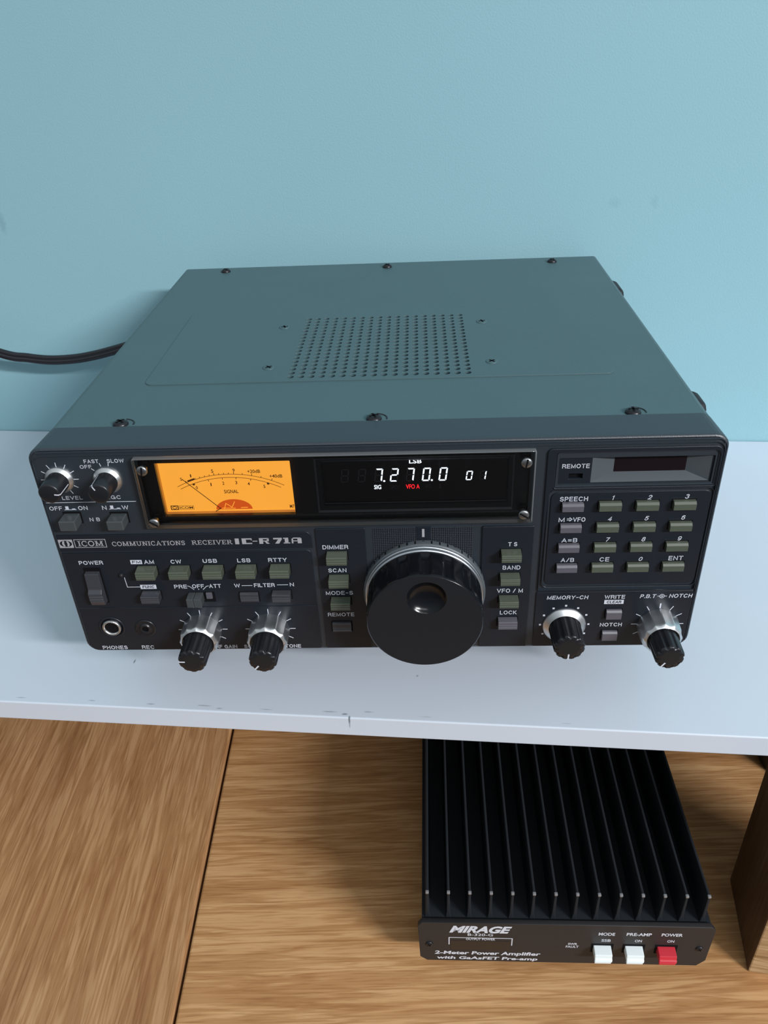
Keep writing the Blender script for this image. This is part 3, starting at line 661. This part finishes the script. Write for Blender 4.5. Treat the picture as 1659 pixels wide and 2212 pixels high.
for t_, xc, w_, zb, h_ in [('POWER', -128.9, 11.0, 52.3, 2.1), ('AM', -102.4, 4.5, 52.25, 2.15), ('CW', -90.2, 4.8, 52.2, 2.15), ('USB', -74.8, 6.4, 52.35, 2.1), ('LSB', -59.5, 5.9, 52.35, 2.1), ('RTTY', -44.4, 8.3, 52.35, 2.1), ('PRE', -90.6, 5.9, 38.1, 2.15), ('OFF', -82.5, 5.5, 38.2, 2.15), ('ATT', -74.7, 5.5, 38.2, 2.15), ('W', -64.5, 2.6, 38.3, 2.1), ('FILTER', -52, 9.5, 38.3, 2.15), ('N', -39.4, 1.9, 38.5, 2.05), ('PHONES', -129.2, 12.2, 1.6, 2.2), ('REC', -113, 6.1, 1.6, 2.2), ('AF', -92.3, 3.2, 1.5, 2.1), ('RF GAIN', -74.8, 10.4, 1.5, 2.1), ('SQL', -63.6, 5.2, 1.5, 2.1), ('TONE', -42.6, 7.6, 1.5, 2.1)]:
    sans(q, t_, xc, w_, zb, h_, -.5)
ex_mode(q); sub(q, 'lettering', ['white', 'ink'], p_mode)
letters(p_left, [('DIMMER', -18.1, 11.3, 58.9, 2.15), ('SCAN', -18.1, 8.1, 46.2, 2.15), ('MODE-S', -18.1, 12.4, 33.4, 2.15), ('REMOTE', -18.2, 12.3, 20.7, 2.15)], -.7)
letters(p_right, [('T S', 59.1, 3.9, 59.1, 2.15), ('BAND', 59.15, 7.8, 46.5, 2.2), ('VFO / M', 59, 11.6, 33.55, 2.25), ('LOCK', 58.8, 7.6, 20.9, 2.2)], -.9)
letters(rw, [('REMOTE', 83.2, 11.1, 96.5, 2.0)], .6)
def ex_key(q):
    y = -.5; q.stroke([(81.4, 71.9), (82.9, 71.9)], .26, y); q.stroke([(81.4, 72.6), (82.9, 72.6)], .26, y); q.stroke([(82.5, 71.3), (83.6, 72.25), (82.5, 73.2)], .3, y)
letters(p_key, [('SPEECH', 83.5, 11.6, 81.3, 2.2), ('M', 79.2, 2.5, 71.0, 2.2), ('VFO', 86.6, 5.2, 71.0, 2.2), ('A=B', 83.4, 6.7, 60.4, 2.15), ('A/B', 83.4, 5.8, 49.9, 2.15), ('CE', 99.4, 4.2, 49.9, 2.25), ('ENT', 130.1, 6.2, 50.0, 2.3)]
        + [(d, x, .7 if d == '1' else 1.55, z, 2.15, .22) for d, x, z in (('1', 99.4, 81.6), ('2', 114.6, 81.5), ('3', 129.8, 81.6), ('4', 99.3, 71.1), ('5', 114.6, 71.1), ('6', 129.8, 71.2), ('7', 99.4, 60.5), ('8', 114.7, 60.4), ('9', 129.9, 60.5), ('0', 114.8, 49.9))], -.5, 'white', ex_key)
q = B(); y = -.6
for t_, xc, w_, zb, h_, s_ in [('MEMORY-CH', 85.1, 18.4, 29.0, 2.15, .1), ('WRITE', 106.3, 9.1, 29.0, 2.15, 0), ('NOTCH', 106.3, 10, 12.7, 2.15, 0), ('P.B.T', 120.9, 6.9, 29.2, 2.1, .15), ('NOTCH', 135.4, 10.1, 29.2, 2.15, .12)]: sans(q, t_, xc, w_, zb, h_, y, .165, s_)
boxed(q, 'CLEAR', 106.2, 8.7, 26.0, 2.35, y)
q.stroke([(125.2, 30.2), (126.3, 30.2)], .3, y); q.stroke([(127.9, 30.2), (129.4, 30.2)], .3, y); q.stroke([(127.2+1.0*cos(t), 30.2+1.0*sin(t)) for t in [2*PI*i/16 for i in range(16)]], .3, y, closed=True); q.poly(circ(127.2, 30.2, .4, 10), y)
for a in (-30, 0, 30, 60, 90, 120, 150, 180, 210):
    cx_, cz_ = 84.9+11.1*cos(R(a)), 14.2+11.1*sin(R(a)); q.poly([(cx_-.48, cz_-.48), (cx_+.48, cz_-.48), (cx_+.48, cz_+.48), (cx_-.48, cz_+.48)], y)
ticks(q, 127.3, 14.0, 9.2, 11.9, [a for a in FAN if a != 90], .36, y); ticks(q, 127.3, 14.0, 9.2, 12.0, (90,), .6, y)
sub(q, 'lettering', ['white', 'ink'], p_low)

# ------------------------------------------------------------------- keys and buttons
def key(name, xc, w, z0, z1, d, m, style='bevel', base=.3, label=None):
    q = B()
    if style == 'bevel':          # sloping edge along the upper front, as on the keypad
        prof = [(0, z1+.35), (0, z0), (-d, z0), (-d, z1-.7), (-d+.8, z1+.23), (-d+1.0, z1+.35)]
        q.prism(prof, 'x', xc-w/2, xc+w/2, .12, 2)
    elif style == 'ribbed':       # two shallow finger ridges on the front face
        prof = [(0, z1+.5), (0, z0), (-d, z0), (-d, z0+.9), (-d-.22, z0+1.1), (-d-.22, z0+1.35), (-d, z0+1.5), (-d, z0+2.0), (-d-.22, z0+2.2), (-d-.22, z0+2.45), (-d, z0+2.6), (-d, z1-.3), (-d+.3, z1)]
        q.prism(prof, 'x', xc-w/2, xc+w/2, .12, 1)
    else: q.box(xc-w/2, xc+w/2, -d, 0, z0, z1, .45, 3)
    q.use(1); q.sheet([rr(xc-w/2-.55, xc+w/2+.55, z0-.5, z1+.75, .3)], -base-.04, -base+.2)
    return RX(q, name, [m, 'hollow'], None, label)
key('square_button', -131.1, 7.1, 74.7, 79.6, 7.0, 'smoke_key', 'plain', 0); key('square_button', -110.5, 7.1, 74.6, 79.2, 7.0, 'smoke_key', 'plain', 0)
for x in (-103.8, -88.8, -73.6, -58.7, -43.5): key('mode_button', x, 8.6, 46.6, 50.7, 5.5, 'green', 'ribbed', .5)
key('function_button', -104.6, 8.3, 32.7, 36.6, 4.9, 'dark_key', 'ribbed', .5)
key('filter_button', -59.6, 8.4, 30.5, 35.2, 1.6, 'dark_key', 'ribbed', .5); key('filter_button', -44.5, 8.3, 31.6, 35.9, 3.8, 'dark_key', 'ribbed', .5)
for z0, z1 in ((53.3, 57.3), (40.6, 44.5), (27.9, 31.8)):
    key('panel_button', -17.6, 8.9, z0, z1, 5.5, 'green', 'ribbed', .7); key('panel_button', 58.4, 8.6, z0+.3, z1-.1, 5.7, 'green', 'ribbed', .9)
key('panel_button', -18.2, 8.8, 12.1, 17.2, 2.0, 'dark_key', 'ribbed', .7); key('panel_button', 58.5, 8.7, 14.6, 18.9, 4.4, 'mauve', 'ribbed', .9)
for z in (77.35, 66.75, 56.4, 45.6):
    for x in (98.5, 113.8, 129.0): key('keypad_key', x, 9.2, z, z+3.5, 3.0, 'green', 'bevel', .5)
    key('keypad_key', 83.1, 8.9, z, z+3.3, 2.9, 'mauve', 'bevel', .5)
key('memory_button', 106.6, 6.9, 18.3, 22.8, 2.5, 'mauve', 'bevel', .6); key('memory_button', 106.0, 6.9, 5.5, 10.2, 2.5, 'mauve', 'bevel', .6)
# power lever: ridged sloping paddle
q = B(); q.prism([(0, 48.6), (-2.6, 48.2), (-3.2, 40.0), (-4.6, 38.3), (-4.6, 37.2), (-4.1, 37.0), (-4.6, 36.6), (-4.6, 35.8), (-4.1, 35.6), (-4.6, 35.2), (-4.6, 34.4), (-4.1, 34.2), (-4.4, 33.7), (-3.6, 31.4), (0, 31.2)], 'x', -132.6, -126.2, .2, 2)
q.use(1); q.sheet([rr(-133.4, -125.4, 30.4, 50.6, .4)], -.55, -.3)
RX(q, 'power_switch', ['dark_key', 'hollow'])
# slide switch
q = B(); q.sheet([rr(-88.4, -74.6, 29.6, 37.0, .5)], -.7, -.3, .1); q.use(1); q.sheet([rr(-87.6, -75.4, 30.4, 36.2, .3)], -.78, -.6)
ssw = RX(q, 'slide_switch', ['plate', 'hollow'])
q = B(); q.box(-87.5, -84.3, -6.1, -.3, 31.1, 35.9, .3); q.box(-84.2, -80.7, -6.1, -.3, 31.1, 35.9, .3); sub(q, 'slide_knob', 'smoke_key', ssw)
q = B(); q.box(-79.4, -76.6, -1.6, -.4, 32.6, 35.9, .2); sub(q, 'slide_stop', 'mauve', ssw)
q = B(); q.lathe([(1.1, .4), (1.1, 1.1), (.8, 1.6), (.4, 1.85)], -116.5, 46.3, 20); RX(q, 'function_lamp', 'rubber')
# jacks
q = B(); q.lathe([(6.3, .45), (6.3, .75), (5.6, .9), (5.3, .5), (4.6, .5)], -127.9, 15.3, 40, cap1=False); q.use(1).lathe([(4.4, .4), (4.4, 1.3), (3.9, 1.6), (3.4, 1.3), (3.3, .4)], -127.9, 15.3, 40, cap1=False); q.use(2).lathe([(3.35, .56), (1.6, .58), (.4, .6)], -127.9, 15.3, 24)
RX(q, 'headphone_jack', ['plate', 'chrome', 'hollow'], None, 'chrome ringed headphone socket')
q = B(); q.lathe([(5.0, .45), (5.0, .8), (4.3, 1.0), (3.6, .7), (2.6, .7), (2.5, 1.4), (1.9, 1.6), (1.5, 1.3)], -111.8, 14.6, 36, cap1=False); q.use(1).lathe([(1.7, .62), (.3, .64)], -111.8, 14.6, 20)
RX(q, 'recorder_jack', ['knob', 'hollow'])

# ------------------------------------------------------------------- knobs
def flute(n, amp, h0, h1):
    def f(r, h, t):
        if h < h0 or h > h1: return r
        return r-amp*max(0, cos(n*t))**.7 if amp > 0 else r
    return f
def cusp(n, amp):
    return lambda r, h, t: r-amp*abs(sin(n*t/2))
def pointer(q, cx, cz, r0, r1, a, h, w=.7):
    c, s_ = cos(R(a)), sin(R(a)); q.stroke([(cx+r0*c, cz+r0*s_), (cx+r1*c, cz+r1*s_)], w, -h)
def black_knob(cx, cz, r, h0, h1, n, ang, taper=.3):
    q = B()
    q.lathe([(r+taper, h0), (r+taper*.8, h0+1), (r+.1, h1-1.0), (r, h1-.7), (r-.25, h1-.25), (r-.8, h1), (r*.6, h1), (.3, h1)], cx, cz, 120, flute(n, .65, h0+.6, h1-.2))
    q.use(1); pointer(q, cx, cz, r*.5, r-.35, ang, h1+.02)
    return q
def dual(cx, cz, rb, rf, hf, ang, name):
    q = B(); q.lathe([(rb, .5), (rb, 1.4), (rf+.25, hf-1.2), (rf, hf-.5)], cx, cz, 144, cusp(12, .55), cap1=False)
    q.use(1); q.lathe([(rf, hf-.5), (rf-.35, hf), (rf-1.5, hf+.75)], cx, cz, 144, lambda r, h, t: r-(.55*abs(sin(6*t)) if h < hf-.2 else .3*abs(sin(6*t)) if h < hf+.2 else 0), cap1=False)
    q.lathe([(rf-1.5, hf+.75), (rf-1.6, hf-.4), (1, hf-.4)], cx, cz, 64)
    o = RX(q, name, ['chrome', 'chrome'], None, 'fluted chrome control ring with a black inner knob')
    k = black_knob(cx, cz, 6.35, hf-.3, 22.9, 10, ang, .25); sub(k, 'inner_knob', ['knob', 'white'], o, 'fluted black inner knob with a white pointer')
dual(-84.5, 13.5, 9.3, 8.9, 10.0, 178, 'dual_knob'); dual(-52.4, 13.3, 9.6, 9.3, 10.6, 228, 'dual_knob'); dual(127.4, 13.3, 9.6, 8.8, 10.8, 236, 'dual_knob')
q = B(); q.lathe([(9.9, .55), (9.9, 1.1), (9.5, 1.5), (7.4, 3.0)], 84.9, 13.7, 72, cap1=False); mk = RX(q, 'memory_knob', 'chrome', None, 'black memory channel knob on a silver disc')
k = black_knob(84.9, 13.7, 7.0, .9, 16.4, 12, 268, .4); sub(k, 'knob_body', ['knob', 'white'], mk)
for cx, cz, ang in ((-131.9, 96.4, -6), (-111.3, 95.9, 118)):
    q = B(); q.lathe([(6.15, 0), (6.15, .7), (5.9, 1.1), (4.7, 2.2)], cx, cz, 64, cap1=False); kb = RX(q, 'small_knob', 'chrome', None, 'small black knob on a silver cone')
    q = B(); q.lathe([(4.75, .6), (4.7, 3), (4.5, 11.5), (4.2, 11.9), (3.6, 12.1), (.3, 12.1)], cx, cz, 64); q.use(1)
    a = R(ang); c, s_ = cos(a), sin(a); w = .28
    q.add([(cx+c*4.76-s_*w, -3.2, cz+s_*4.76+c*w), (cx+c*4.76+s_*w, -3.2, cz+s_*4.76-c*w), (cx+c*4.58+s_*w, -11.5, cz+s_*4.58-c*w), (cx+c*4.58-s_*w, -11.5, cz+s_*4.58+c*w), (cx+c*3.9-s_*w, -12.16, cz+s_*3.9+c*w), (cx+c*3.9+s_*w, -12.16, cz+s_*3.9-c*w)], [(0, 1, 2, 3), (3, 2, 5, 4)])
    pointer(q, cx, cz, 2.2, 4.0, ang, 12.1, .56); sub(q, 'knob_body', ['knob', 'white'], kb)
# main tuning knob
TX, TZ = 20.5, 35.3
q = B(); q.lathe([(27.4, .6), (27.4, 2.9), (27.1, 3.5), (26.4, 3.7)], TX, TZ, 200, lambda r, h, t: r, cap1=False)
for i in range(48):
    t = 2*PI*i/48+PI/2; L = 2.4 if i % 4 else 2.9; w = .012 if i % 4 else .017
    vs = [((27.46 if h < 3.2 else 26.9)*cos(t+d), h, (27.46 if h < 3.2 else 26.9)*sin(t+d)) for h in (.9, .6+L) for d in (-w, w)]
    q.use(1); q.add([(TX+v[0], -v[1], TZ+v[2]) for v in vs], [(0, 1, 3, 2)])
q.use(0)
tk = RX(q, 'tuning_knob', ['skirt', 'hollow'], None, 'large black main tuning knob with a silver ring')
q = B(); q.lathe([(26.4, 3.6), (26.7, 4.0), (26.5, 4.5), (25.9, 4.6)], TX, TZ, 128, cap1=False); q.use(1).lathe([(25.9, 4.6), (25.8, 5.6)], TX, TZ, 128, cap1=False); q.use(0).lathe([(25.8, 5.6), (26.35, 5.7), (26.3, 6.4), (25.6, 6.6)], TX, TZ, 128, cap1=False)
sub(q, 'silver_ring', ['silver', 'skirt'], tk)
def tmod(r, h, t):
    if h < 7.4: return r
    k = max(0, cos(16*t+.4)); k = min(1, k*1.8)
    return r-(.75 if h < 19.5 else .3 if h < 22 else .0)*k
q = B(); q.lathe([(25.5, 6.3), (25.5, 7.3), (25.45, 7.7), (25.4, 12), (25.35, 19), (25.3, 21.6), (25.1, 22.3), (24.6, 22.75)], TX, TZ, 320, tmod, cap1=False)
q.use(1)
DX, DZ, DR = 21.4, 48.3, 8.5
outer = [(TX+tmod(24.6, 22.75, t)*cos(t), TZ+tmod(24.6, 22.75, t)*sin(t)) for t in [2*PI*i/320 for i in range(320)]]
vs, fs = sheet2d([outer, circ(DX, DZ, DR, 64)], 0); q.add([(v[0], -22.75, v[1]) for v in vs], fs)
sub(q, 'knob_body', ['gloss', 'facia'], tk)
q = B(); q.lathe([(DR, 22.75), (DR-.25, 22.6), (DR-.8, 21.9), (DR*.75, 20.7), (DR*.5, 19.8), (DR*.25, 19.4), (.2, 19.3)], DX, DZ, 64); sub(q, 'finger_dimple', 'gloss', tk)

# =================================================================== the power cord behind the receiver
def crom(P, n=10):
    out = []
    for i in range(len(P)-1):
        p0, p1, p2, p3 = (Vector(P[max(i-1, 0)]), Vector(P[i]), Vector(P[i+1]), Vector(P[min(i+2, len(P)-1)]))
        for k in range(n):
            t = k/n; out.append(.5*((2*p1)+(p2-p0)*t+(2*p0-5*p1+4*p2-p3)*t*t+(3*p1-p0-3*p2+p3)*t**3))
    return out+[Vector(P[-1])]
def on_wall(x, z, d): return (x, wall_y(x)-d, z)
P = [on_wall(-420, 96, 22), on_wall(-365, 66, 22), on_wall(-306, 42.6, 22), on_wall(-284, 38.6, 22), on_wall(-266, 36.9, 22), on_wall(-247, 37.9, 22), on_wall(-231, 40.5, 22), on_wall(-213, 44.9, 22), on_wall(-180, 54, 22), on_wall(-140, 64, 23), (-96, 278, 70)]
pts = crom(P); q = B()
for dz, dy in ((1.3, .6), (-1.3, -.6)): q.tube([tuple(p+Vector((0, dy, dz))) for p in pts], 2.25, 14)
RX(q, 'power_cord', 'cable', None, 'black twin-core cord looping along the wall')

# =================================================================== the amplifier under the shelf
AF = 15
am = thing('power_amplifier', 'black finned power amplifier on the oak table under the white shelf', 'amplifier', W(15.35, -61.45, TABLE), TURN-R(.7))
def AM(b, name, mats, parent=None, label=None):
    o = b.build(name, mats, parent or am, label=label)
    if parent is None: o.location.z += AF*MM
    return o
q = B(); q.box(1.0, 143.0, 2.2, 196, 1.5, 33.0, .4)
for i in range(14):
    u = 3.9+10.37*i; q.prism([(u-1.5, 32.5), (u+1.5, 32.5), (u+.8, 38), (u+.6, 54.2), (u-.6, 54.2), (u-.8, 38)], 'y', 3.4, 196, .35, 2)
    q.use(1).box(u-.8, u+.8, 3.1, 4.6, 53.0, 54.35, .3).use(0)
AM(q, 'heat_sink', ['anod', 'tip_glint'])
q = B(); q.sheet([[(3.4, 0), (140.2, 0), (144, 5), (144.6, 31.2), (142.4, 34.4), (1.2, 34.4), (-1.0, 31.4), (-.2, 3.4)]], -.3, 2.2, .25); fp = AM(q, 'front_panel', 'amp_plate')
q = B(); y = -.3
q.text('MIRAGE', 30.2, 31.2, 26.0, 6.2, y, .045, .35); q.text('B-320-G', 30.2, 12.6, 23.4, 2.2, y, .01); q.text('OUTPUT POWER', 30.4, 14.6, 19.5, 1.9, y, .015)
q.stroke([(14.6, 15.2), (14.6, 21.6), (46.2, 21.6), (46.2, 15.2)], .5, y)
q.text('2-Meter Power Amplifier', 34.2, 54, 5.3, 4.0, y, .03, .12); q.text('with GaAsFET Pre-amp', 34.2, 51.5, .9, 3.5, y, .03, .12)
q.text('SWR', 76.5, 4.6, 16.9, 1.9, y, .02); q.text('FAULT', 76.5, 6.4, 14.4, 1.9, y, .02)
q.text('MODE', 92.5, 8, 25.9, 2.6, y, .025); q.text('SSB', 92.7, 4.6, 20.5, 2.2, y, .015); q.text('PRE-AMP', 108.2, 12.2, 26.1, 2.6, y, .025); q.text('ON', 108.5, 3.4, 20.6, 2.2, y, .015); q.text('POWER', 124.2, 10.2, 26.2, 2.6, y, .025); q.text('ON', 124.3, 3.4, 20.8, 2.2, y, .015)
AM(q, 'lettering', 'white', fp)
q = B(); q.box(15.4, 45.4, -.42, -.2, 10.8, 19, .05); AM(q, 'power_bar_window', 'window_floor', fp)
for u, m_, lb in ((91.2, 'cream', 'white push button'), (106.8, 'cream', 'white push button'), (122.7, 'red', 'red push button')):
    q = B(); q.prism([(0, 17.2), (0, 12.4), (-6.4, 12.4), (-6.4, 14.2), (-5.6, 14.6), (-5.2, 16.6)], 'x', u-4.3, u+4.3, .35, 2); q.box(u-4.5, u+3.6, -6.9, -5.5, 12.2, 14.0, .3)
    q.use(1); q.sheet([rr(u-5.4, u+5.6, 11, 18.4, .3)], -.45, -.2)
    AM(q, 'push_button', [m_, 'hollow'], None, lb)
for u, v in ((4.6, 15.4), (139.2, 15.8)):
    o = screw('panel_screw', u, .3, v, 1.9, 'blackscrew', fp, 'front', 'cross', .6, .5)
for u in (14, 130):
    for y in (18, 180):
        q = B(); q.lathe([(7, -AF), (7.5, -AF+1), (7.5, 1.6)], u, y, 24, cap0=True, axis='z'); AM(q, 'foot', 'rubber')

# =================================================================== the things at the right edge
q = B()
q.box(0, 80, 0, 53, 0, 110, .8); n0 = len(q.f)
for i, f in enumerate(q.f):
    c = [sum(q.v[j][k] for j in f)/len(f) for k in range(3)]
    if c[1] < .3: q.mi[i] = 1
wb = q.build('wooden_box', ['block_side', 'block_end'], None, W(186.1, -58.4, TABLE), TURN-R(8.7))
tag(wb, 'brown wooden box standing on the table at the right edge of the photo', 'box')
q = B(); q.lathe([(17, 0), (18, 1), (18, 20), (16.6, 23), (14, 24), (.5, 24)], 0, 0, 48, cap0=True, axis='z')
pk = q.build('round_base', 'rubber', None, W(259.3, 78.8, TABLE), 0)
tag(pk, 'black round base on the table below the right end of the shelf', 'base')

# =================================================================== light
ctr = W(0, 130, 80)
l = bpy.data.lights.new('ceiling_tube_lamp', 'AREA'); l.shape = 'RECTANGLE'; l.size = 2.1; l.size_y = .16; l.energy = 275; l.color = (.98, .975, 1.0)
lo = bpy.data.objects.new('ceiling_tube_lamp', l); C.objects.link(lo)
lo.location = ctr+Vector((1.65, -1.3, 1.0))*2.0
lo.rotation_euler = Vector((0, 1.3, -1.0)).to_track_quat('-Z', 'Y').to_euler()
l2 = bpy.data.lights.new('added_bevel_light', 'AREA'); l2.shape = 'RECTANGLE'; l2.size = 1.9; l2.size_y = .014; l2.energy = 15; l2.color = (.98, .985, 1.0)  # added source, only there to streak the panel bevels with highlights
lt = bpy.data.objects.new('added_bevel_light', l2); C.objects.link(lt)
lt.location = ctr+Vector((1.15, -2.6, 2.05)); lt.rotation_euler = Vector((0, 1.3, -1.0)).to_track_quat('-Z', 'Y').to_euler()
w = bpy.data.worlds.new('room_light'); bpy.context.scene.world = w; w.use_nodes = True
nt = w.node_tree; bg = nt.nodes['Background']
tc = nt.nodes.new('ShaderNodeTexCoord'); sx = nt.nodes.new('ShaderNodeSeparateXYZ'); rp = nt.nodes.new('ShaderNodeValToRGB')
nt.links.new(tc.outputs['Generated'], sx.inputs[0])
mp = nt.nodes.new('ShaderNodeMapRange'); mp.inputs[1].default_value = -1; mp.inputs[2].default_value = 1; nt.links.new(sx.outputs[2], mp.inputs[0])
e = rp.color_ramp.elements                      # dim floor, room walls, pale ceiling lit by the lamp
e[0].position = .3; e[0].color = (.16, .17, .18, 1); e[1].position = .9; e[1].color = (.86, .95, 1.0, 1)
m_ = e.new(.52); m_.color = (.30, .34, .37, 1)
nt.links.new(mp.outputs[0], rp.inputs[0]); nt.links.new(rp.outputs[0], bg.inputs[0]); bg.inputs[1].default_value = .6

# =================================================================== camera
Rm = Matrix(((0.9987087163400878, 0.017800999064540027, 0.047581764770107705), (0.030494376191503296, 0.5390493700519687, -0.8417219669625259), (-0.0406324122717898, 0.8420860413751535, 0.5378104740464761)))
cam = bpy.data.cameras.new('camera'); co = bpy.data.objects.new('camera', cam); C.objects.link(co)
cam.sensor_fit = 'HORIZONTAL'; cam.sensor_width = 36; cam.lens = 1719.3738/1659*36; cam.clip_start = .01; cam.clip_end = 20
m4 = Matrix.Rotation(TURN, 4, 'Z') @ Rm.to_4x4(); m4.translation = W(20.0778, -285.2562, 259.5491); co.matrix_world = m4
sc = bpy.context.scene; sc.camera = co
vs = sc.view_settings; vs.view_transform = 'Standard'; vs.look = 'None'; vs.exposure = 0; vs.gamma = 1; vs.use_curve_mapping = False
